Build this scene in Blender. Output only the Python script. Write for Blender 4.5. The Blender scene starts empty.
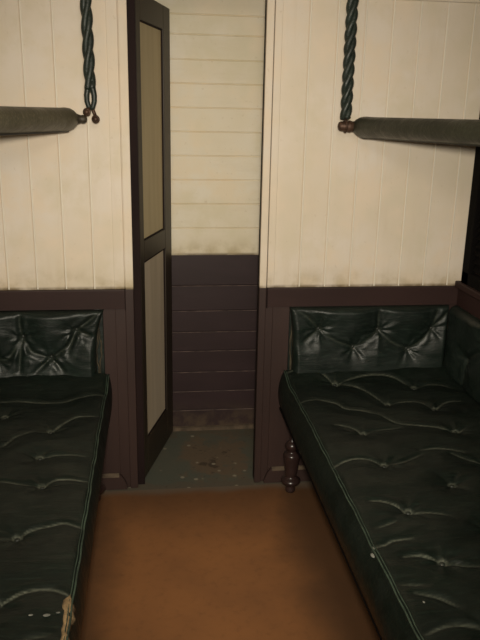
import bpy, math, random
import numpy as np
from mathutils import Vector, Matrix
random.seed(7)
S = bpy.context.scene
COL = S.collection
PI = math.pi

# ------------------------------------------------------------------ materials
def newmat(name):
    m = bpy.data.materials.new(name); m.use_nodes = True
    nt = m.node_tree
    b = nt.nodes['Principled BSDF']
    return m, nt, b

def N(nt, t, **kw):
    n = nt.nodes.new(t)
    for k, v in kw.items():
        if k in n.inputs: n.inputs[k].default_value = v
        else: setattr(n, k, v)
    return n

def L(nt, a, b): nt.links.new(a, b)

def coords(nt, scale=(1, 1, 1)):
    tc = N(nt, 'ShaderNodeTexCoord'); mp = N(nt, 'ShaderNodeMapping')
    mp.inputs['Scale'].default_value = scale
    L(nt, tc.outputs['Object'], mp.inputs['Vector'])
    return mp.outputs['Vector']

def noise(nt, vec, scale, detail=4, rough=.55):
    n = N(nt, 'ShaderNodeTexNoise'); n.inputs['Scale'].default_value = scale
    n.inputs['Detail'].default_value = detail; n.inputs['Roughness'].default_value = rough
    L(nt, vec, n.inputs['Vector']); return n.outputs['Fac']

def ramp(nt, fac, p0, p1, c0=0.0, c1=1.0):
    n = N(nt, 'ShaderNodeMapRange'); n.interpolation_type = 'SMOOTHSTEP'
    n.inputs['From Min'].default_value = p0; n.inputs['From Max'].default_value = p1
    n.inputs['To Min'].default_value = c0; n.inputs['To Max'].default_value = c1
    L(nt, fac, n.inputs['Value']); return n.outputs['Result']

def mixc(nt, fac, a, b):
    n = N(nt, 'ShaderNodeMix'); n.data_type = 'RGBA'
    for sock, v in ((n.inputs[0], fac), (n.inputs[6], a), (n.inputs[7], b)):
        if isinstance(v, (int, float)): sock.default_value = v
        elif isinstance(v, tuple): sock.default_value = (*v, 1)
        else: L(nt, v, sock)
    return n.outputs[2]

def mth(nt, op, a, b=None):
    n = N(nt, 'ShaderNodeMath'); n.operation = op
    for i, v in enumerate((a, b)):
        if v is None: continue
        if isinstance(v, (int, float)): n.inputs[i].default_value = v
        else: L(nt, v, n.inputs[i])
    return n.outputs[0]

def sepz(nt, vec):
    n = N(nt, 'ShaderNodeSeparateXYZ'); L(nt, vec, n.inputs[0]); return n.outputs

def bump(nt, b, h, strength, dist=.01):
    n = N(nt, 'ShaderNodeBump'); n.inputs['Strength'].default_value = strength
    n.inputs['Distance'].default_value = dist
    L(nt, h, n.inputs['Height']); L(nt, n.outputs['Normal'], b.inputs['Normal'])

def simple(name, col, rough=.5, var=.25, scale=8, bstr=.08, metal=0.0, stretch=(1, 1, 1), col2=None, spec=.5):
    m, nt, b = newmat(name)
    v = coords(nt, stretch)
    f = ramp(nt, noise(nt, v, scale), .3, .7)
    c2 = col2 or tuple(c * (1 - var) for c in col)
    L(nt, mixc(nt, f, col, c2), b.inputs['Base Color'])
    b.inputs['Roughness'].default_value = rough; b.inputs['Metallic'].default_value = metal
    b.inputs['Specular IOR Level'].default_value = spec
    bump(nt, b, noise(nt, v, scale * 6, 3), bstr, .004)
    return m

def cream_mat(name, base, band_z, horizontal=False):
    """old gloss cream paint: yellowing blotches, drips, grime gathered above the dado rail"""
    m, nt, b = newmat(name)
    v = coords(nt)
    st = coords(nt, (1, 1, .12) if not horizontal else (.15, 1, 1))
    z = sepz(nt, v)[2]
    f1 = ramp(nt, noise(nt, v, 2.2, 3), .35, .7)
    c = mixc(nt, f1, base, tuple(x * y for x, y in zip(base, (.93, .90, .82))))
    f2 = ramp(nt, noise(nt, st, 16, 5, .65), .5, .8, 0, .35)
    c = mixc(nt, f2, c, tuple(x * y for x, y in zip(base, (.74, .67, .52))))
    f3 = ramp(nt, noise(nt, v, 7, 4, .6), .38, .64)
    c = mixc(nt, f3, c, mixc(nt, ramp(nt, noise(nt, v, 3.1, 3), .42, .58), tuple(x * y for x, y in zip(base, (.91, .895, .81))), tuple(x * y for x, y in zip(base, (1.0, .95, .87)))))
    sp = ramp(nt, noise(nt, v, 55, 3, .6), .62, .78, 0, .3)
    c = mixc(nt, sp, c, tuple(x * y for x, y in zip(base, (.6, .5, .36))))
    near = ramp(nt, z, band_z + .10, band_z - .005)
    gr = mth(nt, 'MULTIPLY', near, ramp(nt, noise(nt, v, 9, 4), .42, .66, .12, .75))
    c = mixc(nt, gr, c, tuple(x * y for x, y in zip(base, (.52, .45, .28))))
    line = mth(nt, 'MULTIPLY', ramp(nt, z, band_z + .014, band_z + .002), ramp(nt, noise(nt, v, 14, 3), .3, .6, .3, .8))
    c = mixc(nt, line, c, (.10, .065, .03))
    L(nt, c, b.inputs['Base Color'])
    b.inputs['Roughness'].default_value = .62; b.inputs['Specular IOR Level'].default_value = .3
    bump(nt, b, noise(nt, st, 30, 4), .15, .003)
    return m

def leather_mat(name, base, wear_glint_col, rough=.42, spec=.5):
    m, nt, b = newmat(name); b.inputs['Specular IOR Level'].default_value = spec
    v = coords(nt)
    f = ramp(nt, noise(nt, v, 6, 4), .3, .7)
    c = mixc(nt, f, base, tuple(x * 1.5 for x in base))
    fs = ramp(nt, noise(nt, coords(nt, (1.6, 11, 9)), 12, 6, .75),   .47, .74, 0, .34)
    c = mixc(nt, fs, c, tuple(x * 6 for x in base))
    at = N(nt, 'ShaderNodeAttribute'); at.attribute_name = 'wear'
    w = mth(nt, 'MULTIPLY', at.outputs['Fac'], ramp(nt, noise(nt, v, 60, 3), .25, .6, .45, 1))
    c = mixc(nt, w, c, wear_glint_col)  # pale crease lines: worn hide plus glints painted into the colour
    L(nt, c, b.inputs['Base Color'])
    L(nt, ramp(nt, noise(nt, v, 14, 3), .3, .7, rough - .06, rough + .12), b.inputs['Roughness'])
    h = mth(nt, 'ADD', noise(nt, coords(nt, (1.2, 5, 5)), 9, 5, .6), mth(nt, 'MULTIPLY', noise(nt, v, 180, 2), .12))
    bump(nt, b, h, .45, .006)
    return m

M = {}
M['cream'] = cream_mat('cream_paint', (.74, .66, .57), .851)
M['cream_beyond'] = cream_mat('cream_paint_beyond', (.84, .77, .64), .875, True)
M['cream_bead'] = simple('cream_bead_highlight', (.80, .735, .62), .5, .12, 6, .05, stretch=(1, 1, .2))  # lighter cream stands for the lit groove edge
M['brown'] = simple('brown_paint', (.043, .0240, .0205), .5, .3, 5, .12, stretch=(1, 1, .25), spec=.35)
M['rail_brown'] = simple('rail_brown_paint', (.034, .0165, .0145), .6, .25, 6, .08, stretch=(.3, .3, 1), spec=.25)
M['jamb'] = simple('jamb_dark_paint', (.016, .0075, .007), .8, .35, 9, .1, stretch=(1, 1, .2), spec=.2)
M['door_frame'] = simple('door_olive_brown', (.034, .024, .014), .5, .3, 5, .1, stretch=(1, 1, .25))
M['dust'] = simple('dusty_brown', (.12, .085, .055), .9, .5, 25, .3)
M['dust_line'] = simple('pale_joint_dust', (.16, .115, .10), .9, .75, 22, .2)
M['wood_dark'] = simple('dark_wood', (.004, .003, .0027), .9, .4, 8, .1, stretch=(1, 1, .2), spec=.1)
M['leg'] = simple('turned_leg_varnish', (.036, .020, .018), .28, .4, 14, .05)
M['iron'] = simple('rusty_iron', (.10, .055, .035), .55, .5, 40, .2, metal=.5)
M['pin_grey'] = simple('grey_brown_pin', (.050, .038, .024), .5, .5, 40, .2)
M['ceil'] = simple('ceiling_paint', (.62, .53, .38), .7, .1, 3, .05)
M['leather'] = leather_mat('green_leather', (.0040, .0066, .0048), (.20, .215, .165), .46, .30)
M['pad_leather'] = leather_mat('green_leather_pad', (.0058, .0096, .0074), (.13, .14, .10), .42, .42)
M['roll_l'] = leather_mat('grey_green_leather', (.060, .053, .032), (.2, .2, .15), .45)
M['roll_r'] = leather_mat('olive_leather', (.018, .0185, .0115), (.16, .15, .1), .4)
M['strap'] = leather_mat('strap_leather', (.011, .0165, .0125), (.2, .22, .17), .45)
M['piping'] = simple('piping_leather', (.045, .070, .048), .6, .6, 30, .2)
M['scuff'] = simple('pale_scuff', (.22, .22, .19), .8, .5, 60, .3)
M['tan'] = simple('torn_tan', (.30, .20, .095), .85, .45, 60, .4)
M['frayed'] = simple('frayed_edge', (.075, .060, .034), .85, .8, 70, .4, stretch=(1, 1, .3))
M['button'] = simple('button_leather', (.022, .026, .02), .5, .4, 50, .2)
M['board'] = simple('berth_board', (.018, .015, .012), .6, .3, 8, .1)

def panel_mat(name, c, c2):
    m, nt, b = newmat(name); v = coords(nt); st = coords(nt, (1, 1, .08))
    f = ramp(nt, noise(nt, st, 20, 4), .3, .75)
    L(nt, mixc(nt, f, c, c2), b.inputs['Base Color'])
    b.inputs['Roughness'].default_value = .55; b.inputs['Specular IOR Level'].default_value = .35
    bump(nt, b, noise(nt, st, 60, 3), .08, .002)
    return m
M['panel_up'] = panel_mat('upper_panel_buff', (.56, .46, .27), (.49, .39, .225))
M['panel_low'] = panel_mat('lower_panel_buff', (.58, .49, .37), (.48, .40, .29))

def lower_beyond_mat():
    m, nt, b = newmat('dark_maroon_boards'); v = coords(nt, (.3, 1, 1)); w = coords(nt)
    f = ramp(nt, noise(nt, v, 9, 4), .3, .7)
    c = mixc(nt, f, (.036, .020, .022), (.027, .015, .016))
    z = sepz(nt, w)[2]
    d = mth(nt, 'MULTIPLY', ramp(nt, z, .17, .02), ramp(nt, noise(nt, w, 18, 5), .4, .65, .1, .8))
    c = mixc(nt, d, c, (.085, .058, .038))
    L(nt, c, b.inputs['Base Color']); b.inputs['Roughness'].default_value = .5
    b.inputs['Specular IOR Level'].default_value = .35
    bump(nt, b, noise(nt, v, 40, 3), .1, .003)
    return m
M['low_beyond'] = lower_beyond_mat()

def lino_mat():
    m, nt, b = newmat('orange_brown_linoleum'); v = coords(nt); o = sepz(nt, v)
    f = ramp(nt, noise(nt, v, 3.5, 5), .3, .72)
    c = mixc(nt, f, (.285, .122, .044), (.225, .098, .038))
    f = ramp(nt, noise(nt, v, 28, 5, .7), .5, .75, 0, .3)
    c = mixc(nt, f, c, (.11, .05, .02))
    # darker along both benches and towards the partition
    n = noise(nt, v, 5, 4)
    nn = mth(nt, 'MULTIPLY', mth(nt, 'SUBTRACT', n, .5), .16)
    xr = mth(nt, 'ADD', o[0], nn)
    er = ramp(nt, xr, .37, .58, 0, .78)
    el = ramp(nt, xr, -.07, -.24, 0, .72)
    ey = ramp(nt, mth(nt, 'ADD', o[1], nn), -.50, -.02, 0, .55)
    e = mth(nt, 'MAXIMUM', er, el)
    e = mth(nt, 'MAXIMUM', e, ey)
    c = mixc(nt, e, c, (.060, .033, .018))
    dy = mth(nt, 'ADD', o[1], mth(nt, 'MULTIPLY', nn, .45))
    c = mixc(nt, ramp(nt, dy, -.085, -.022, 0, .85), c, (.135, .108, .08))
    L(nt, c, b.inputs['Base Color']); b.inputs['Roughness'].default_value = .62
    b.inputs['Specular IOR Level'].default_value = .3
    bump(nt, b, noise(nt, v, 30, 4), .12, .004)
    return m
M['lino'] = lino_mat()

def beyond_floor_mat():
    m, nt, b = newmat('dirty_green_floor'); v = coords(nt)
    f = ramp(nt, noise(nt, v, 5, 5), .35, .65)
    c = mixc(nt, f, (.080, .086, .066), (.095, .090, .066))
    o = sepz(nt, v)
    dx = mth(nt, 'MULTIPLY', mth(nt, 'SUBTRACT', o[0], .27), 5.); dy = mth(nt, 'MULTIPLY', mth(nt, 'SUBTRACT', o[1], .25), 3.6)
    rad = mth(nt, 'SQRT', mth(nt, 'ADD', mth(nt, 'MULTIPLY', dx, dx), mth(nt, 'MULTIPLY', dy, dy)))
    tr = mth(nt, 'ADD', ramp(nt, rad, .2, 1.3, .22, -.08), noise(nt, v, 9, 6, .7))
    c = mixc(nt, ramp(nt, tr, .50, .66, 0, .85), c, (.130, .088, .054))
    c = mixc(nt, ramp(nt, tr, .74, .80, 0, .7), c, (.035, .024, .016))
    edge = mth(nt, 'ADD', ramp(nt, o[1], .40, .56, 0, .3), noise(nt, v, 12, 4))
    c = mixc(nt, ramp(nt, edge, .58, .75, 0, .7), c, (.10, .075, .05))
    edge = mth(nt, 'ADD', ramp(nt, o[1], .07, -.02, 0, .35), noise(nt, v, 14, 4))
    c = mixc(nt, ramp(nt, edge, .58, .75, 0, .7), c, (.10, .078, .055))
    f = ramp(nt, noise(nt, v, 34, 4, .7), .6, .72, 0, .8)
    c = mixc(nt, f, c, (.045, .035, .025))
    vo = N(nt, 'ShaderNodeTexVoronoi'); vo.inputs['Scale'].default_value = 17; L(nt, v, vo.inputs['Vector'])
    sp = mth(nt, 'MULTIPLY', ramp(nt, vo.outputs['Distance'], .20, .10), ramp(nt, noise(nt, v, 9, 2),   .44, .54))
    c = mixc(nt, sp, c, (.26, .23, .17))
    L(nt, c, b.inputs['Base Color']); b.inputs['Roughness'].default_value = .75
    bump(nt, b, noise(nt, v, 50, 4), .2, .004)
    return m
M['floor_beyond'] = beyond_floor_mat()

# ------------------------------------------------------------------ mesh helpers
class MB:
    def __init__(s): s.v = []; s.f = []; s.m = []; s.sm = []; s.wear = None
    def add(s, vs, fs, mi=0, smooth=False):
        o = len(s.v); s.v += [tuple(map(float, p)) for p in vs]
        for f in fs: s.f.append([i + o for i in f]); s.m.append(mi); s.sm.append(smooth)
    def box(s, x0, x1, y0, y1, z0, z1, mi=0):
        vs = [(x, y, z) for x in (x0, x1) for y in (y0, y1) for z in (z0, z1)]
        s.add(vs, [(0, 1, 3, 2), (4, 6, 7, 5), (0, 4, 5, 1), (2, 3, 7, 6), (0, 2, 6, 4), (1, 5, 7, 3)], mi)
    def prism(s, prof, fn, a, b, mi=0, smooth=False):
        """closed 2-D profile [(p,q)] swept straight from a to b; fn(p,q,t) -> xyz"""
        n = len(prof)
        vs = [fn(p, q, a) for p, q in prof] + [fn(p, q, b) for p, q in prof]
        fs = [(i, (i + 1) % n, (i + 1) % n + n, i + n) for i in range(n)]
        fs += [list(range(n))[::-1], list(range(n, 2 * n))]
        s.add(vs, fs, mi, smooth)
    def tube(s, pts, rad, n=12, mi=0, caps=True):
        pts = [Vector(p) for p in pts]
        rs = rad if hasattr(rad, '__len__') else [rad] * len(pts)
        T = [(pts[min(i + 1, len(pts) - 1)] - pts[max(i - 1, 0)]) for i in range(len(pts))]
        T = [(t if t.length > 1e-7 else pts[-1] - pts[0]).normalized() for t in T]
        up = Vector((0, 0, 1)) if abs(T[0].z) < .9 else Vector((0, 1, 0))
        u = T[0].cross(up).normalized(); vs = []
        for p, t, r in zip(pts, T, rs):
            u = (u - t * u.dot(t)).normalized(); w = t.cross(u)
            for k in range(n):
                a = 2 * PI * k / n; vs.append(p + (u * math.cos(a) + w * math.sin(a)) * r)
        fs = []
        for i in range(len(pts) - 1):
            for k in range(n):
                fs.append((i * n + k, i * n + (k + 1) % n, (i + 1) * n + (k + 1) % n, (i + 1) * n + k))
        if caps: fs += [list(range(n))[::-1], list(range((len(pts) - 1) * n, len(pts) * n))]
        s.add(vs, fs, mi, True)
    def lathe(s, cx, cy, prof, n=28, mi=0):
        s.tube([(cx, cy, z) for r, z in prof], [r for r, z in prof], n, mi)
    def ball(s, c, r, n=14, mi=0, sq=(1, 1, 1)):
        vs = []; fs = []; k = n // 2
        for i in range(k + 1):
            th = PI * i / k
            for j in range(n):
                a = 2 * PI * j / n
                vs.append((c[0] + r * sq[0] * math.sin(th) * math.cos(a), c[1] + r * sq[1] * math.sin(th) * math.sin(a), c[2] + r * sq[2] * math.cos(th)))
        for i in range(k):
            for j in range(n):
                fs.append((i * n + j, (i + 1) * n + j, (i + 1) * n + (j + 1) % n, i * n + (j + 1) % n))
        s.add(vs, fs, mi, True)
    def build(s, name, mats, parent=None, bevel=0, loc=None):
        me = bpy.data.meshes.new(name)
        me.from_pydata(s.v, [], s.f); me.update()
        for m in (mats if isinstance(mats, (list, tuple)) else [mats]): me.materials.append(M[m])
        me.polygons.foreach_set('material_index', s.m); me.polygons.foreach_set('use_smooth', s.sm)
        import bmesh
        bm = bmesh.new(); bm.from_mesh(me)
        bmesh.ops.recalc_face_normals(bm, faces=bm.faces); bm.to_mesh(me); bm.free()
        if s.wear is not None:
            at = me.attributes.new('wear', 'FLOAT', 'POINT'); at.data.foreach_set('value', s.wear)
        o = bpy.data.objects.new(name, me); COL.objects.link(o)
        if loc is not None:
            me.transform(Matrix.Translation(-Vector(loc))); o.location = loc
        if parent is not None:
            o.parent = parent
            me.transform(Matrix.Translation(Vector(loc or (0, 0, 0)) - WORLD[parent.name])); o.location = (0, 0, 0)
            WORLD[o.name] = WORLD[parent.name]
        else: WORLD[o.name] = Vector(loc or (0, 0, 0))
        if bevel:
            md = o.modifiers.new('bevel', 'BEVEL'); md.width = bevel; md.segments = 2; md.limit_method = 'ANGLE'
        return o
WORLD = {}

def thing(name, label, cat, loc, group=None):
    o = bpy.data.objects.new(name, None); COL.objects.link(o)
    o.location = loc; WORLD[o.name] = Vector(loc); o.empty_display_size = .1
    o['label'] = label; o['category'] = cat
    if group: o['group'] = group
    return o

def struct(o, label, cat):
    o['kind'] = 'structure'; o['label'] = label; o['category'] = cat; return o

def grooved(a, b, joints, depth=.0025, hw=.0016):
    """front profile (along, out) of tongue-and-groove boarding with V joints"""
    p = [(a, 0.)]
    for j in sorted(joints):
        if a + .01 < j < b - .01: p += [(j - hw, 0.), (j, -depth), (j + hw, 0.)]
    return p + [(b, 0.)]

# ------------------------------------------------------------------ the setting
XL, XR, YB, ZC = -.90, 1.25, -3.30, 2.25
DL, DR, DADO = -.074, .414, .851      # doorway sides, dado height

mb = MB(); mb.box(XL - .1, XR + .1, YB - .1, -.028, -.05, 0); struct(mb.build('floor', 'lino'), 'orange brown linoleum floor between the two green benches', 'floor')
mb = MB(); mb.box(-.75, 1.05, -.028, .65, -.055, -.002); struct(mb.build('floor', 'floor_beyond'), 'dirty grey green floor patch seen through the doorway', 'floor')
mb = MB(); mb.box(XL - .1, XR + .1, YB - .1, .65, ZC, ZC + .05); struct(mb.build('ceiling', 'ceil'), 'cream painted ceiling over the compartment', 'ceiling')

# partition with the doorway (front face y = 0)
mb = MB()
def pf(p, q, t): return (p, -q, t)
TH = .045
jl = [-.435 + .1055 * k for k in range(-5, 3)]
jr = [.569 + .1017 * k for k in range(0, 8)]
prof = grooved(XL, -.146, jl); prof += [(-.146, -TH), (XL, -TH)]
mb.prism(prof, pf, DADO, ZC, 0)
prof = grooved(.472, XR, jr); prof += [(XR, -TH), (.472, -TH)]
mb.prism(prof, pf, DADO, ZC, 0)
for jx in jl + jr:                                       # paler bead beside each joint, its lit edge painted in
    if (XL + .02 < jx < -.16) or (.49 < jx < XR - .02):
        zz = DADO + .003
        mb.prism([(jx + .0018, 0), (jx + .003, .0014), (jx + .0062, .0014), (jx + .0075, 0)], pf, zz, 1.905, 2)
mb.box(-.146, .472, 0, TH, 2.06, ZC, 0)                 # over the doorway
mb.box(XL, -.146, 0, TH, 0, DADO, 1); mb.box(.472, XR, 0, TH, 0, DADO, 1)
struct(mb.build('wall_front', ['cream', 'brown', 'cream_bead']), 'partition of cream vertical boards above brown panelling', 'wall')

# door casing: two cream strips each side above the dado, brown below
mb = MB()
def cas(x0, x1, y0, z0, z1, mi):
    mb.box(x0, x1, y0, .012 if x1 in (DL, .441) else TH, z0, z1, mi)
cas(-.146, -.1070, -.004, DADO, ZC - .285, 0); cas(-.1035, DL, -.011, DADO, 2.06, 0); mb.box(-.1070, -.1035, .004, TH, DADO, 2.06, 0)
cas(-.146, -.1055, .000, 0, DADO, 1); cas(-.1055, DL, -.009, 0, DADO, 1)
struct(mb.build('trim_1', ['cream', 'brown'], bevel=.002), 'left casing of the doorway, cream above and brown below', 'trim')
mb = MB()
cas(.414, .441, -.010, DADO, 2.06, 0); mb.box(.441, .445, .002, TH, DADO, 2.06, 0); cas(.445, .472, -.005, DADO, 2.06, 0)
cas(.414, .441, -.009, 0, DADO, 1); cas(.441, .472, .000, 0, DADO, 1)
struct(mb.build('trim_2', ['cream', 'brown'], bevel=.002), 'right casing of the doorway, cream above and brown below', 'trim')
mb = MB()
mb.box(DL, -.046, .018, .058, 0, 1.955); mb.box(DR + .001, DR + .03, .000, .048, 0, 2.06); mb.box(DL, DR, .015, .058, 1.935, 2.06); mb.box(DL - .03, DL, TH, .058, 0, 2.06)
struct(mb.build('trim_3', 'jamb', bevel=.002), 'dark door jamb lining the doorway', 'trim')

# dado rails, rounded nose
def railprof(d): return [(0, .776), (d, .776), (d, .847), (d * .92, DADO), (0, DADO)]
mb = MB(); mb.prism(railprof(.016), lambda p, q, t: (t, -p, q), XL, -.108); mb.box(-.108, -.1055, -.0125, 0, .770, .851, 1)
struct(mb.build('trim_4', ['rail_brown', 'jamb']), 'brown dado rail above the left bench', 'trim')
mb = MB(); mb.prism(railprof(.016), lambda p, q, t: (t, -p, q), .447, XR); mb.box(.4435, .447, -.0125, 0, .770, .851, 1)
struct(mb.build('trim_5', ['rail_brown', 'jamb']), 'brown dado rail above the right bench', 'trim')
mb = MB(); mb.prism(railprof(.026), lambda p, q, t: (XR - p, t, q), YB, -.022)
struct(mb.build('trim_6', 'rail_brown'), 'brown rail running along the right side wall', 'trim')
# cream moulding high on the partition
mb = MB(); mb.box(.472, XR, -.012, 0, 1.905, 1.94); mb.box(XL, -.146, -.012, 0, 1.905, 1.94)
struct(mb.build('trim_7', 'cream', bevel=.004), 'cream moulding high across the boarded partition', 'trim')
# skirting with sloping dusty top
def skirt(x0, x1, nose):
    m = MB()
    for d0, d1, mi in ((.0, .056, 0), (.056, .068, 1)):
        pr = [(0, d0), (.016, d0), (.016, d1 if mi == 0 else d0), (.004 if mi else .016, d1), (0, d1)]
        m.prism(pr, lambda p, q, t: (t, -p, q), x0, x1, mi)
    return m
m = skirt(XL, -.150, 1); pr = [(-.150, 0), (-.118, 0), (-.120, .018), (-.130, .045), (-.142, .062), (-.150, .068)]
m.prism(pr, lambda p, q, t: (p, t, q), -.016, 0, 0)
struct(m.build('baseboard_left', ['brown', 'dust']), 'dusty brown skirting under the left bench', 'skirting')
m = skirt(.487, XR, 1); pr = [(.487, 0), (.455, 0), (.457, .016), (.467, .042), (.478, .06), (.487, .068)]
m.prism(pr, lambda p, q, t: (p, t, q), -.016, 0, 0)
struct(m.build('baseboard_right', ['brown', 'dust']), 'dusty brown skirting under the right bench', 'skirting')

# side walls, end wall
mb = MB(); prof = grooved(YB, 0, [-.11 * k for k in range(1, 30)]); prof += [(0, -.05), (YB, -.05)]
mb.prism(prof, lambda p, q, t: (XR - q, p, t), 0, ZC)
struct(mb.build('wall_right', 'rail_brown'), 'dark brown side wall behind the right bench', 'wall')
mb = MB(); mb.prism(prof, lambda p, q, t: (XL + q, p, t), 0, DADO, 1); mb.prism(prof, lambda p, q, t: (XL + q, p, t), DADO, ZC, 0)
struct(mb.build('wall_left', ['cream', 'brown']), 'side wall behind the left bench', 'wall')
mb = MB(); prof = grooved(XL, XR, [XL + .107 * k for k in range(1, 20)]); prof += [(XR, -.05), (XL, -.05)]
mb.prism(prof, lambda p, q, t: (p, YB + q, t), 0, DADO, 1); mb.prism(prof, lambda p, q, t: (p, YB + q, t), DADO, ZC, 0)
struct(mb.build('wall_back', ['cream', 'brown']), 'end wall of the compartment', 'wall')

# window with a lowered louvred shutter in the right side wall
mb = MB()
y0, y1, z0, z1 = -1.00, -.045, .875, 1.85
for a in ((y0, y0 + .06, z0, z1), (y1 - .06, y1, z0, z1), (y0, y1, z0, z0 + .05), (y0, y1, z1 - .05, z1)):
    mb.box(XR - .030, XR, a[0], a[1], a[2], a[3])
w = struct(mb.build('window_1', 'wood_dark', bevel=.003), 'dark wooden shuttered window in the right side wall', 'window')
mb = MB()
for k in range(28):
    z = z0 + .062 + k * .031
    mb.prism([(-.022, 0), (-.004, .024), (-.001, .024), (-.019, 0)], lambda p, q, t, z=z: (XR + p, t, z + q), y0 + .06, y1 - .06)
mb.build('louvre_shutter', 'wood_dark', w)
mb = MB(); mb.box(XR - .045, XR, y0 - .03, y1 + .02, DADO, .878); mb.build('window_sill', 'rail_brown', w, bevel=.004)

# the space beyond the doorway
YV = .543
uj = [1.0, 1.11, 1.217, 1.322, 1.425, 1.526, 1.626, 1.723, 1.823, 1.902, 2.0, 2.1]
lj = [.732, .61, .506, .41, .303, .203, .103]
mb = MB()
prof = grooved(.875, ZC, uj, .005, .0035); prof += [(ZC, -.05), (.875, -.05)]
mb.prism(prof, lambda p, q, t: (t, YV - q, p), -.75, 1.05, 0)
prof = grooved(0, .875, sorted(lj), .003, .0028); prof = [(p, q + .004) for p, q in prof] + [(.875, -.05), (0, -.05)]
mb.prism(prof, lambda p, q, t: (t, YV - q, p), -.75, 1.05, 1)
for k, (p, q) in enumerate(prof):                       # pale dust lies on the lower lip of each joint
    if q < .002 and q > -.04: mb.box(-.75, 1.05, YV - .0046, YV - .003, p - .0040, p - .0012, 2)
struct(mb.build('wall_beyond', ['cream_beyond', 'low_beyond', 'dust_line']), 'horizontal boards beyond the doorway, cream over dark maroon', 'wall')
mb = MB(); mb.box(-.80, -.75, TH, .6, 0, ZC); mb.box(1.05, 1.10, TH, .6, 0, ZC)
struct(mb.build('wall_beyond', 'cream_beyond'), 'end walls of the passage beyond the doorway', 'wall')
mb = MB()
mb.prism([(0, -.002), (.014, -.002), (.010, .014), (0, .018)], lambda p, q, t: (t, YV - .004 - p, q), -.75, 1.05)
struct(mb.build('baseboard_beyond', 'dust'), 'dusty strip at the foot of the maroon boards', 'skirting')

# door leaf, swung away from us into the passage
A = Vector((-.045, .056, .008)); ang = math.atan2(.516 - .05, .092 + .045)
W, T, ZT = .470, .032, 1.907
def dloc(u, w, z): return (u, w, z)
mb = MB()
U0, U1 = .052, .366
def dbox(u0, u1, z0, z1): mb.box(u0, u1, 0, T, z0, z1)
dbox(0, U0, 0, ZT); dbox(U1, W, 0, ZT)
for a, b_ in ((0, .160), (.926, 1.008), (1.816, ZT)): dbox(U0, U1, a, b_)
door = mb.build('door_1', 'door_frame', bevel=.003)
door.location = A; door.rotation_euler = (0, 0, ang)
WORLD['door_1'] = Vector((0, 0, 0))
struct(door, 'narrow two panel door standing open in the doorway', 'door')
for nm, a, b_, mt in (('upper_panel', 1.008, 1.816, 'panel_up'), ('lower_panel', .160, .926, 'panel_low')):
    mb = MB(); mb.box(U0, U1, .009, T - .009, a, b_); mb.build(nm, mt, door)
for nm, a, b_ in (('panel_bead', 1.008, 1.816), ('panel_bead', .160, .926)):
    mb = MB()
    for x0, x1, c, d in ((U0, U0 + .006, a, b_), (U1 - .006, U1, a, b_), (U0, U1, a, a + .006), (U0, U1, b_ - .006, b_)):
        mb.box(x0, x1, .004, T - .004, c, d)
    mb.build(nm, 'jamb', door)
mb = MB()
for z in (.3, 1.0, 1.65): mb.tube([(-.004, T + .001, z), (-.004, T + .001, z + .08)], .005, 10)
mb.build('hinges', 'iron', door)

# ------------------------------------------------------------------ upholstery
def catmull(pts, step=.004):
    P = [np.array(p, float) for p in pts]
    P = [2 * P[0] - P[1]] + P + [2 * P[-1] - P[-2]]; out = []
    for i in range(1, len(P) - 2):
        n = max(2, int(np.linalg.norm(P[i + 1] - P[i]) / step))
        for t in np.linspace(0, 1, n, endpoint=False):
            a, b, c, d = P[i - 1:i + 3]
            out.append(.5 * (2 * b + (c - a) * t + (2 * a - 5 * b + 4 * c - d) * t * t + (3 * b - a - 3 * c + d) * t ** 3))
    out.append(P[-2]); return np.array(out)

rng = np.random.default_rng(3)
def softnoise(X, Y, n, fmin, fmax, seed):
    r = np.random.default_rng(seed); Z = np.zeros_like(X)
    for _ in range(n):
        f = r.uniform(fmin, fmax); a = r.uniform(0, 2 * PI); ph = r.uniform(0, 2 * PI)
        Z += np.sin(f * (X * math.cos(a) + Y * math.sin(a)) + ph)
    return Z / n

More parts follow.
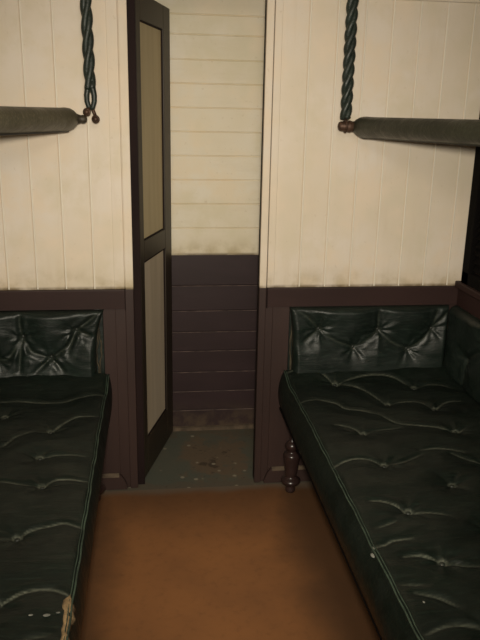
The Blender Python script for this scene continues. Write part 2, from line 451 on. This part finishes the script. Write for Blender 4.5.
def pad(name, mat, parent, fn, u0, u1, v0, v1, thick, r, res, buttons, curves, skirt_fn=None,
        puff=.012, bdepth=.016, groove=.007, folds=0, wear_glint_amt=1.0, seed=1, extra=None, cw=None):
    """quilted cushion: a displaced grid over (u,v) with rounded rims and a skirt down to its base; fn(u,v,h)->xyz"""
    nu, nv = int((u1 - u0) / res) + 1, int((v1 - v0) / res) + 1
    us, vs = np.linspace(u0, u1, nu), np.linspace(v0, v1, nv)
    Ug, Vg = np.meshgrid(us, vs, indexing='ij')
    e = np.minimum(np.minimum(Ug - u0, u1 - Ug), np.minimum(Vg - v0, v1 - Vg))
    k = np.clip(r - e, 0, r); H = thick - (r - np.sqrt(np.maximum(r * r - k * k, 0))) * .85
    dm = np.full(Ug.shape, 9.); wear = np.zeros(Ug.shape); G = np.zeros(Ug.shape)
    flat = np.stack([Ug.ravel(), Vg.ravel()], 1)
    for ci, c in enumerate(curves):
        P = catmull(c); lo, hi = P.min(0) - .16, P.max(0) + .16
        sel = np.where(((flat > lo) & (flat < hi)).all(1))[0]
        if not len(sel): continue
        q = flat[sel]; best = np.full(len(q), 9.); arg = np.zeros(len(q), int)
        for j in range(0, len(P), 1):
            d = np.hypot(q[:, 0] - P[j, 0], q[:, 1] - P[j, 1]); b = d < best
            best[b] = d[b]; arg[b] = j
        t = arg / max(len(P) - 1, 1)
        prof = np.clip(np.sin(PI * (.06 + .88 * t)), 0, 1) ** .6
        wc = 1.0 if cw is None else cw[ci]
        G.ravel()[sel] -= groove * prof * np.exp(-(best / .010) ** 2)
        G.ravel()[sel] += groove * .55 * prof * np.exp(-((best - .017) / .010) ** 2)
        wv = wear_glint_amt * wc * prof * np.exp(-(best / .0034) ** 2)
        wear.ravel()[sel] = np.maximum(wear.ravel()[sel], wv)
        dm.ravel()[sel] = np.minimum(dm.ravel()[sel], best + .02 * (1 - prof))
    for (bu, bv) in buttons:
        d = np.hypot(Ug - bu, Vg - bv); dm = np.minimum(dm, d)
        G -= bdepth * np.exp(-(d / .022) ** 2) * .6 + bdepth * .4 * np.exp(-(d / .05) ** 2)
        if folds:
            a = np.arctan2(Vg - bv, Ug - bu); ph = rng.uniform(0, 6)
            s_ = np.sin(folds * a + ph + 1.3 * np.sin(2 * a + ph)) + .5 * np.sin((folds + 4) * a + 2 * ph)
            G += .0021 * s_ * np.exp(-((d - .03) / .028) ** 2)
        wear = np.maximum(wear, .5 * np.exp(-((d - .009) / .004) ** 2) * wear_glint_amt)
    soft = np.clip(e / (r * 1.2), 0, 1)
    H = H + (puff * (1 - np.exp(-(dm / .06) ** 2)) + G) * soft + (.0020 * softnoise(Ug, Vg * 1.6, 14, 15, 70, seed) + .0011 * softnoise(Ug * .22, Vg, 16, 70, 230, seed + 40)) * soft
    if extra is not None: H = H + extra(Ug, Vg)
    mb = MB(); idx = lambda i, j: i * nv + j
    verts = [fn(Ug[i, j], Vg[i, j], H[i, j]) for i in range(nu) for j in range(nv)]
    faces = [(idx(i, j), idx(i + 1, j), idx(i + 1, j + 1), idx(i, j + 1)) for i in range(nu - 1) for j in range(nv - 1)]
    ring = [(i, 0) for i in range(nu)] + [(nu - 1, j) for j in range(1, nv)] + [(i, nv - 1) for i in range(nu - 2, -1, -1)] + [(0, j) for j in range(nv - 2, 0, -1)]
    prev = [idx(*q) for q in ring]; base = len(verts); rows = 9; wr = list(wear.ravel())
    for s_ in range(1, rows + 1):
        t = s_ / rows; cur = []
        for (i, j) in ring:
            u, v, h = Ug[i, j], Vg[i, j], H[i, j] * (1 - t)
            du = dv = 0.
            if skirt_fn: du, dv = skirt_fn(u, v, t)
            verts.append(fn(u + du, v + dv, h)); cur.append(len(verts) - 1); wr.append(0.)
        n = len(cur)
        for q in range(n): faces.append((prev[q], prev[(q + 1) % n], cur[(q + 1) % n], cur[q]))
        prev = cur
    faces.append(prev)
    mb.add(verts, faces, 0, True); mb.wear = wr
    o = mb.build(name, mat, parent)
    def height(u, v):
        i = int(round((u - u0) / (u1 - u0) * (nu - 1))); j = int(round((v - v0) / (v1 - v0) * (nv - 1)))
        return H[min(max(i, 0), nu - 1), min(max(j, 0), nv - 1)]
    return o, height

def button(parent, c, axis, r=.0075):
    mb = MB(); sq = [1, 1, 1]; sq[axis] = .5
    mb.ball(c, r, 14, 0, sq); return mb.build('button', 'button', parent)

RC = [[(0.54, -0.050), (0.598, -0.030), (0.65, -0.035), (0.684, -0.071), (0.715, -0.118)], [(0.715, -0.118), (0.803, -0.086), (0.891, -0.075), (0.966, -0.098), (1.018, -0.167)], [(1.018, -0.167), (1.084, -0.146), (1.137, -0.16), (1.164, -0.194)], [(0.715, -0.118), (0.776, -0.133), (0.815, -0.178), (0.841, -0.26), (0.86, -0.31)], [(0.86, -0.31), (0.935, -0.297), (0.988, -0.31), (1.019, -0.369)], [(1.019, -0.369), (1.091, -0.318), (1.14, -0.322)], [(0.539, -0.266), (0.6, -0.247), (0.635, -0.264), (0.672, -0.29), (0.693, -0.34), (0.748, -0.365), (0.801, -0.41)], [(0.801, -0.41), (0.841, -0.48), (0.9, -0.503), (0.973, -0.528), (1.017, -0.561), (1.064, -0.544)], [(0.619, -0.475), (0.645, -0.483), (0.68, -0.51), (0.698, -0.545)], [(0.698, -0.545), (0.763, -0.527), (0.828, -0.524)], [(0.54, -0.767), (0.575, -0.741), (0.619, -0.722), (0.661, -0.729), (0.688, -0.758), (0.698, -0.769)], [(0.698, -0.769), (0.774, -0.752), (0.839, -0.717)], [(0.843, -0.69), (0.894, -0.68), (0.937, -0.69), (0.979, -0.718)], [(0.934, -0.722), (0.962, -0.755), (1.001, -0.785), (1.049, -0.821)], [(0.591, -0.971), (0.623, -0.974), (0.655, -0.993), (0.67, -1.023), (0.679, -1.031)], [(0.679, -1.031), (0.71, -1.039), (0.746, -1.047), (0.781, -1.065)], [(0.535, -1.181), (0.567, -1.174), (0.593, -1.159), (0.643, -1.159)], [(0.596, -1.23), (0.634, -1.225), (0.662, -1.237), (0.682, -1.257)], [(0.682, -1.257), (0.716, -1.27), (0.762, -1.286)], [(0.55, -1.325), (0.603, -1.337)], [(0.574, -1.362), (0.622, -1.384), (0.652, -1.417)], [(0.569, -1.101), (0.629, -1.075)],
      [(.70, -1.49), (.62, -1.47), (.55, -1.49)], [(.70, -1.49), (.78, -1.50), (.87, -1.60)], [(.70, -1.73), (.62, -1.71), (.55, -1.73)]]
RW = [.8, .7, .5, .9, .7, .6, .9, .9, .9, .35, .9, .3, .8, .6, .9, .6, .7, .8, .4, .35, .5, .4, .6, .5, .6]
RB = [(0.715, -0.112), (0.864, -0.305), (1.024, -0.362), (1.02, -0.16), (0.70, -0.54), (0.70, -0.764), (0.682, -1.026), (0.684, -1.254), (0.86, -0.902), (1.022, -0.555), (.86, -1.14), (.70, -1.49), (.70, -1.73), (.87, -1.60), (1.02, -.80), (1.02, -1.04)]
LC = [[(-.72, -.20), (-0.56, -0.19), (-0.49, -0.186), (-0.416, -0.201), (-0.344, -0.206), (-0.294, -0.173), (-0.241, -0.148), (-0.19, -0.148)], [(-.62, -.56), (-0.49, -0.542), (-0.455, -0.484), (-0.406, -0.446), (-0.345, -0.443)], [(-0.345, -0.443), (-0.315, -0.395), (-0.271, -0.336), (-0.202, -0.333)], [(-0.374, -0.617), (-0.354, -0.628), (-0.325, -0.621), (-0.264, -0.619), (-0.214, -0.64)], [(-.55, -.78), (-0.445, -0.774), (-0.386, -0.791), (-0.323, -0.805)], [(-0.323, -0.805), (-0.29, -0.776), (-0.248, -0.774), (-0.201, -0.79)], [(-.52, -1.06), (-0.436, -1.062), (-0.388, -1.062), (-0.347, -1.059)], [(-0.347, -1.059), (-0.321, -1.029), (-0.273, -1.015), (-0.236, -1.005), (-0.19, -1.028)], [(-.45, -1.33), (-0.359, -1.314), (-0.34, -1.303), (-0.292, -1.274), (-0.239, -1.271), (-0.204, -1.286), (-0.192, -1.301)], [(-0.268, -1.422), (-0.22, -1.413)], [(-.33, -1.56), (-.26, -1.53), (-.20, -1.55)]]
LW = [.75, .5, .85, .55, .4, .9, .35, .8, 1.0, .3, .5]
LB = [(-0.346, -0.437), (-0.356, -0.622), (-0.324, -0.80), (-0.348, -1.055), (-0.347, -1.304), (-.52, -.31), (-.52, -.53), (-.52, -.92), (-.33, -1.56)]

def leg_mesh(x, y):
    mb = MB()
    mb.lathe(x, y, [(.006, 0), (.018, 0), (.021, .006), (.020, .018), (.017, .026), (.021, .034), (.037, .042), (.041, .050), (.040, .056), (.031, .063), (.022, .068),
                    (.021, .074), (.025, .085), (.029, .110), (.032, .140), (.035, .158), (.036, .166), (.033, .174), (.022, .180), (.018, .186), (.022, .192),
                    (.027, .200), (.030, .209), (.028, .218), (.018, .227), (.012, .232), (.011, .26), (.011, .31)])
    return mb

def bench(label, side):
    s = 1 if side == 'right' else -1
    xf, xw = (.530, XR - .004) if side == 'right' else (-.182, XL + .004)     # front piping line, wall
    root = thing('upholstered_bench', label, 'bench', ((xf + xw) / 2, -.98, 0), 'green leather benches along the side walls')
    y0, y1, zb, th = -1.93, -.022, .365, .110
    ef = .012 if s > 0 else .008
    def fn(u, v, h): return (xf + s * (u - ef * max(0, 1 - u / .3) * math.exp(-((v - y1) / .15) ** 2)), v, zb + h)
    wd = abs(xw - xf)
    loc = lambda P: [(s * (x - xf), y) for x, y in P]
    B = loc(RB if s > 0 else LB); Cc = [loc(c) for c in (RC if s > 0 else LC)]
    def skirt_fn(u, v, t):
        if u < .001:
            end = math.exp(-((v - y1) / .16) ** 2)
            fl = (.027 if s > 0 else .008)
            wob = 1 + .22 * math.sin(v * 31) * math.sin(v * 13 + 1)
            return (-(fl * math.sin(t * PI * .5) ** .8 + .004 * math.sin(t * PI) * wob - .016 * end * t * (1 if s > 0 else .3)), 0.)
        return (0., 0.)
    def extra(U, V):
        # the leather droops softly over the front edge and lifts a little towards the wall
        return .006 * np.clip(U / wd, 0, 1) - .004 * np.exp(-(U / .03) ** 2) + .044 * np.exp(-((V - y1) / .075) ** 2)
    cu, hh = pad('seat_cushion', 'leather', root, fn, 0, wd, y0, y1, th, .016, .0055, B, Cc, skirt_fn,
                 puff=.010, bdepth=.011, groove=.0036, wear_glint_amt=.8, folds=6, seed=5 + s, extra=extra, cw=(RW if s > 0 else LW))
    for (u, v) in B:
        button(cu, fn(u, v, hh(u, v) + .001), 2)
    # stitched welt along the front edge: two cords side by side
    mb = MB()
    for off, rr in ((.003, .0025), (.0088, .0015)):
        pts = []
        for v in np.linspace(y0 + .01, y1 - .008, 120):
            pts.append(fn(off + .0010 * math.sin(v * 23) + .0007 * math.sin(v * 61), v, hh(off, v) + .0012))
        mb.tube(pts, rr, 8)
    mb.build('piping', 'piping', cu)
    # frame: rails under the cushion
    fr = MB()
    xa, xb = xf + s * .022, xw
    lo, hi = min(xa, xb), max(xa, xb)
    fr.box(min(xa, xa + s * .035), max(xa, xa + s * .035), y0 + .02, y1 - .005, .300, zb + .001)
    fr.box(min(xb, xb - s * .035), max(xb, xb - s * .035), y0 + .02, y1 - .005, .300, zb + .001)
    if s > 0: fr.box(xf - .028, xf + .03, y0 + .02, y1 - .03, zb - .009, zb - .001)
    for y in (y0 + .02, (y0 + y1) / 2, y1 - .045): fr.box(lo, hi, y, y + .04, .305, zb + .001)
    fr.box(lo, hi, y0 + .02, y1 - .005, zb - .016, zb + .001)
    fr.build('seat_frame', 'wood_dark', root)
    for y in (-.09, -1.85):
        for x in (xf + s * (.024 if s > 0 else .060), xw - s * .05):
            leg_mesh(x, y).build('leg', 'leg', root)
    return root, cu, fn, hh, s, xf

R_ = bench('long dark green buttoned leather bench on the right of the aisle', 'right')
L_ = bench('long dark green leather bench on the left, its front edge torn', 'left')

# the tear on the left bench: the welt has split and the tan hide shows
root, cu, fn, hh, s, xf = L_
mb = MB(); n = 40; vs = []; fs = []
for i in range(n + 1):
    t = i / n; v = -1.292 - .20 * t
    a = .010 + .0015 * math.sin(t * 15) + .001 * math.sin(t * 37) - .006 * t; wdt = (.0105 + .003 * math.sin(t * 9)) * min(1, t * 9 + .15) * min(1, (1 - t) * 7 + .1)
    for u in (a - wdt, a - wdt * .3, a + wdt * .4, a + wdt):
        uu = max(u, 0); z = hh(uu, v) + .0040 - (.5 * abs(u) if u < 0 else 0)
        if u in (a - wdt, a + wdt): z -= .004
        vs.append(fn(u, v, z))
for i in range(n):
    for k in range(3): fs.append((i * 4 + k, i * 4 + k + 1, i * 4 + 5 + k, i * 4 + 4 + k))
mb.add(vs, fs, 0, True); o = mb.build('torn_edge', 'tan', cu); o['label'] = 'pale tan torn leather edge'
md = o.modifiers.new('t', 'SOLIDIFY'); md.thickness = .002
for i, (x, y, r) in enumerate([(-.233, -1.364, .006), (-.266, -1.361, .004), (-.21, -1.358, .0035)]):
    u = s * (x - xf); c = fn(u, y, hh(u, y) + .0012); mb = MB(); mb.ball(c, r, 10, 0, (1.4, .8, .12))
    o = mb.build('scuff_mark', 'scuff', cu); o['label'] = 'pale scuff mark in the leather'

root, cu, fn, hh, s, xf = R_
for (u, v, r) in ((.001, -1.195, .008), (.004, -1.180, .005), (.05, -1.40, .003)):
    c = fn(u, v, hh(u, v) + .002); mb = MB(); mb.ball(c, r, 10, 0, (.9, 1.3, .3))
    o = mb.build('scuff_mark', 'scuff', cu); o['label'] = 'pale scuff mark in the leather'

# ---- buttoned pads on the partition and the side wall
def wall_pad(label, x0, x1, z0, z1, buttons, curves, seed, gr):
    root = thing('wall_cushion', label, 'cushion', ((x0 + x1) / 2, 0, z0), 'buttoned leather back pads on the walls')
    ue, sg = (x1, 1) if x0 < 0 else (x0, -1)                # the hide is dragged out to the top corner
    kk = .034 if x0 < 0 else .016
    def fn(u, v, h): return (u + sg * kk * max(0, (v - .60) / .175) ** 2 * math.exp(-((u - ue) / .06) ** 2), -h, v)
    p, hh = pad('pad', 'pad_leather', root, fn, x0, x1, z0, z1, .044, .016, .0042, buttons, curves, None,
                puff=.018, bdepth=.015, groove=gr, folds=7, wear_glint_amt=.22, seed=seed)
    for (u, v) in buttons: button(p, fn(u, v, hh(u, v) + .001), 1, .006)
    return root

PLC = [[(-0.496, 0.765), (-0.499, 0.732), (-0.493, 0.675)], [(-0.493, 0.675), (-0.504, 0.614), (-0.511, 0.543)], [(-0.493, 0.675), (-0.465, 0.623), (-0.429, 0.602), (-0.393, 0.591)], [(-0.393, 0.591), (-0.325, 0.64), (-0.295, 0.699)], [(-0.295, 0.699), (-0.265, 0.728), (-0.24, 0.765)], [(-0.393, 0.591), (-0.452, 0.537)], [(-0.393, 0.591), (-0.349, 0.539)], [(-0.295, 0.699), (-0.327, 0.61)], [(-0.295, 0.699), (-0.245, 0.678)], [(-0.493, 0.675), (-0.549, 0.595), (-0.59, 0.591)], [(-.59, .591), (-.64, .64), (-.69, .675)], [(-.69, .675), (-.69, .76)], [(-.69, .675), (-.79, .591)]]
PLB = [(-0.493, 0.675), (-0.393, 0.591), (-0.295, 0.699), (-.59, .591), (-.69, .675), (-.79, .591)]
PRB = [(0.654, 0.687), (0.80, 0.608), (0.898, 0.680), (1.027, 0.595), (1.125, 0.68)]
PRC = [[(.654, .687), (.60, .745), (.575, .765)], [(.654, .687), (.72, .640), (.80, .608)], [(.80, .608), (.845, .635), (.898, .68)], [(.898, .68), (.893, .76)], [(.898, .68), (.955, .63), (1.027, .595)],
       [(1.027, .595), (1.085, .635), (1.125, .68)], [(1.125, .68), (1.140, .765)], [(1.125, .68), (1.19, .76)], [(.654, .687), (.595, .64)]]
pl = wall_pad('short buttoned leather pad on the partition above the left bench', XL + .01, -.222, .482, .774, PLB, PLC, 2, .006)
pr = wall_pad('wide buttoned leather pad on the partition above the right bench', .552, 1.19, .482, .776, PRB, PRC, 3, .0035)

# flat tacked flaps of leather at the free end of each pad, frayed along the tacks
def flap(parent, xa, xb, s):
    mb = MB(); mb.prism([(0, .482), (.012, .482), (.012, .776), (0, .776)], lambda p, q, t: (t, -p, q), min(xa, xb), max(xa, xb))
    f = mb.build('edge_flap', 'pad_leather', parent, bevel=.003)
    mb = MB()
    for k, off in enumerate((.30, .62)):
        pts = [(xa + (xb - xa) * (off + .10 * math.sin(z * 40 + k * 2) + .05 * math.sin(z * 131)), -.0125, z) for z in np.linspace(.49, .735, 60)]
        mb.tube(pts, [.0022 + .0018 * abs(math.sin(i * 1.7)) for i in range(60)], 6)
    o = mb.build('frayed_edge', 'frayed', f); o['label'] = 'frayed tan strip along the tacks'
flap(pl, -.228, -.192, 1)
flap(pr, .560, .538, -1)

# long pad along the right side wall
root = thing('wall_cushion', 'leather back pad along the right side wall', 'cushion', (XR, -.95, .482), 'buttoned leather back pads on the walls')
def fs_(u, v, h): return (XR - h, u, v)
SB = [(-.20, .60), (-.34, .69), (-.48, .60), (-.62, .69), (-.76, .60), (-.90, .69), (-1.04, .60), (-1.18, .69), (-1.32, .60), (-1.46, .69), (-1.6, .6), (-1.74, .69)]
SC = [[SB[i], tuple((a + b) / 2 for a, b in zip(SB[i], SB[i + 1])), SB[i + 1]] for i in range(len(SB) - 1)] + [[b, (b[0], .77)] for b in SB[1::2]] + [[b, (b[0], .5)] for b in SB[::2]]
p, hh2 = pad('pad', 'pad_leather', root, fs_, -1.92, -.030, .482, .776, .050, .016, .006, SB, SC, None, puff=.018, bdepth=.015, groove=.006, folds=6, wear_glint_amt=.15, seed=9)
for (u, v) in SB: button(p, fs_(u, v, hh2(u, v) + .001), 0, .006)

# ------------------------------------------------------------------ folding upper berths and their hanging straps
def berth(label, tip, pin, r0, dirx, xwall, roll_mat, under):
    """tip = start of the roll (near the partition); dirx = splay per metre towards us"""
    s = 1 if xwall > 0 else -1
    root = thing('upper_berth', label, 'berth', (xwall, -1., tip[2]), 'upper berths hung above the benches')
    pts, rad = [], []
    for d, r in ((-.010, .016), (-.004, .026), (.004, .031), (.014, .034), (.028, .0375), (.045, .0385), (.075, .037), (.12, .0365), (.25, .036), (.6, .035), (1.2, .034), (1.86, .034), (1.87, .02)):
        rr = r * r0
        pts.append((tip[0] + dirx * d, tip[1] - d, tip[2] + (.0385 * r0 - rr) * .2)); rad.append(rr)
    # turn the first few centimetres towards the pin, so the padded end tapers round the corner
    mb = MB(); mb.tube(pts, rad, 20)
    # the hide is gathered: faint lengthwise seam on the underside
    mb.tube([(p[0], p[1], p[2] - r * .98) for p, r in list(zip(pts, rad))[3:-1]], .0035, 6)
    mb.wear = [0.] * len(mb.v)
    mb.build('padded_roll', roll_mat, root)
    mb = MB()
    q0 = pts[2]; q1 = pts[-2]; zt, zb = tip[2] + .012, tip[2] - .040 * r0 + under
    pl4 = [(q0[0] + s * .004, q0[1] + .004), (q1[0] + s * .004, q1[1]), (xwall + s * .003, q1[1]), (xwall + s * .003, q0[1] + .004)]
    vs = [(x, y, zb) for x, y in pl4] + [(x, y, zt) for x, y in pl4]
    mb.add(vs, [(0, 1, 2, 3), (7, 6, 5, 4), (0, 4, 5, 1), (1, 5, 6, 2), (2, 6, 7, 3), (3, 7, 4, 0)])
    mb.build('berth_board', 'board', root, bevel=.004)
    mb = MB()
    a = Vector(pin); b = Vector(pts[3])
    prof = ((0, .004), (.03, .012), (.10, .0165), (.22, .0175), (.40, .0175), (.46, .021), (.54, .021), (.6, .0185), (1, .019))
    if s < 0: prof = ((0, .004), (.04, .010), (.12, .0135), (.24, .0145), (.34, .0135), (.42, .0150), (.60, .0190), (.80, .0245), (1, .029))
    mb.tube([a.lerp(b, t) for t, r in prof], [r for t, r in prof], 16)
    o = mb.build('end_pin', 'iron' if s > 0 else 'pin_grey', root); o['label'] = 'rusty brown iron end pin' if s > 0 else 'tapered grey brown end pin'
    return root

berth('grey green leather edged upper berth hanging above the left bench', (-.272, -.075, 1.4745), (-.216, -.078, 1.475), 1.0, -.30, XL, 'roll_l', -.004)
berth('dark olive leather edged upper berth hanging above the right bench', (.752, -.075, 1.4655), (.672, -.080, 1.468), .97, .26, XR, 'roll_r', 0)

def twisted(mb, x, y, z0, z1, rs, amp, pitch, strands, lean=0., flat=1.0, r_fn=None):
    n = int((z1 - z0) / .006)
    for k in range(strands):
        pts = []; rr = []
        for i in range(n + 1):
            z = z0 + (z1 - z0) * i / n; a = 2 * PI * (z / pitch + k / strands)
            A = amp * (r_fn(z) if r_fn else 1)
            pts.append((x + lean * (z - z0) + A * math.cos(a), y + A * math.sin(a) * flat, z)); rr.append(rs * (.92 + .08 * math.cos(2 * a)))
        mb.tube(pts, rr, 10)

def ring(c, R, r, normal, a0=0, a1=2 * PI, n=24):
    nrm = Vector(normal).normalized(); u = nrm.orthogonal().normalized(); w = nrm.cross(u)
    return [Vector(c) + (u * math.cos(a0 + (a1 - a0) * i / n) + w * math.sin(a0 + (a1 - a0) * i / n)) * R for i in range(n + 1)]

# right strap: two leather cords twisted tight, hung on the pin
root = thing('hanging_strap', 'twisted green leather strap holding up the right upper berth', 'strap', (.700, -.08, 1.50), 'leather straps hanging from the ceiling')
mb = MB(); twisted(mb, .700, -.080, 1.494, ZC, .0125, .0095, .135, 3, 0.0); mb.wear = [0.] * len(mb.v); mb.build('twisted_cord', 'strap', root)
mb = MB(); mb.tube(ring((.700, -.080, 1.470), .0225, .006, (1, 0, 0)), .0042, 8); mb.build('iron_ring', 'iron', root)
# left strap: looser, ending in a loop with two iron hooks
root = thing('hanging_strap', 'green leather strap by the left berth ending in two iron hooks', 'strap', (-.203, -.08, 1.47), 'leather straps hanging from the ceiling')
mb = MB(); twisted(mb, -.2015, -.080, 1.575, ZC, .0125, .0080, .20, 3, -.010)
for k in (-1, 1):
    mb.tube([(-.2015 + k * dx, -.080 - k * .004, z) for dx, z in ((.004, 1.60), (.009, 1.575), (.013, 1.555), (.0125, 1.535), (.007, 1.515), (.000, 1.507))], [.0115, .0105, .0095, .009, .0085, .007], 10)
mb.wear = [0.] * len(mb.v); mb.build('twisted_cord', 'strap', root)
def hook(x0, dx, zt, zb_, r):
    m = MB(); m.tube([(x0, -.082, zt), (x0 + dx * .5, -.084, zt - .012), (x0 + dx, -.086, zb_ + .014)], .0058, 10)
    m.ball((x0 + dx, -.086, zb_ + .004), r, 14); m.tube(ring((x0 + dx, -.086, zb_ + .004), r * .9, .004, (.2, 1, .1)), .0045, 8)
    return m.build('iron_hook', 'iron', root)
hook(-.2045, -.011, 1.514, 1.495, .0105)
hook(-.1985, .012, 1.514, 1.472, .0110)

# ------------------------------------------------------------------ light
def light(name, kind, loc, energy, col, **kw):
    d = bpy.data.lights.new(name, kind); d.energy = energy; d.color = col
    for k, v in kw.items(): setattr(d, k, v)
    o = bpy.data.objects.new(name, d); COL.objects.link(o); o.location = loc; return o
flash = light('camera_flash', 'SPOT', (.0, -2.62, 1.575), 70, (1, .915, .755), shadow_soft_size=.06, spot_size=math.radians(82), spot_blend=1.0)
light('overhead_fill', 'POINT', (.17, -2.45, 2.02), 6, (1, .92, .80), shadow_soft_size=.12)  # added weak fill behind the camera, no fixture
wd_ = bpy.data.worlds.new('world'); S.world = wd_; wd_.use_nodes = True
wd_.node_tree.nodes['Background'].inputs[0].default_value = (1, .9, .75, 1); wd_.node_tree.nodes['Background'].inputs[1].default_value = .02

# ------------------------------------------------------------------ camera
Rm = ((0.9922998, -0.0161725, 0.1227990), (-0.1223670, -0.2814441, 0.9517434), (0.0191690, -0.9594413, -0.2812559))
cd = bpy.data.cameras.new('camera'); cd.sensor_fit = 'VERTICAL'; cd.sensor_height = 24; cd.lens = 24 * 700 / 640; cd.clip_start = .02
co = bpy.data.objects.new('camera', cd); COL.objects.link(co)
flash.rotation_euler = (math.radians(74.5), 0, math.radians(-7.0))
mw = Matrix(((Rm[0][0], -Rm[0][1], -Rm[0][2], 0), (Rm[1][0], -Rm[1][1], -Rm[1][2], -2.6407), (Rm[2][0], -Rm[2][1], -Rm[2][2], 1.5), (0, 0, 0, 1)))
co.matrix_world = mw; S.camera = co
S.view_settings.view_transform = 'Standard'; S.view_settings.look = 'None'; S.view_settings.gamma = 1; S.view_settings.use_curve_mapping = False
S.view_settings.exposure = 1.53
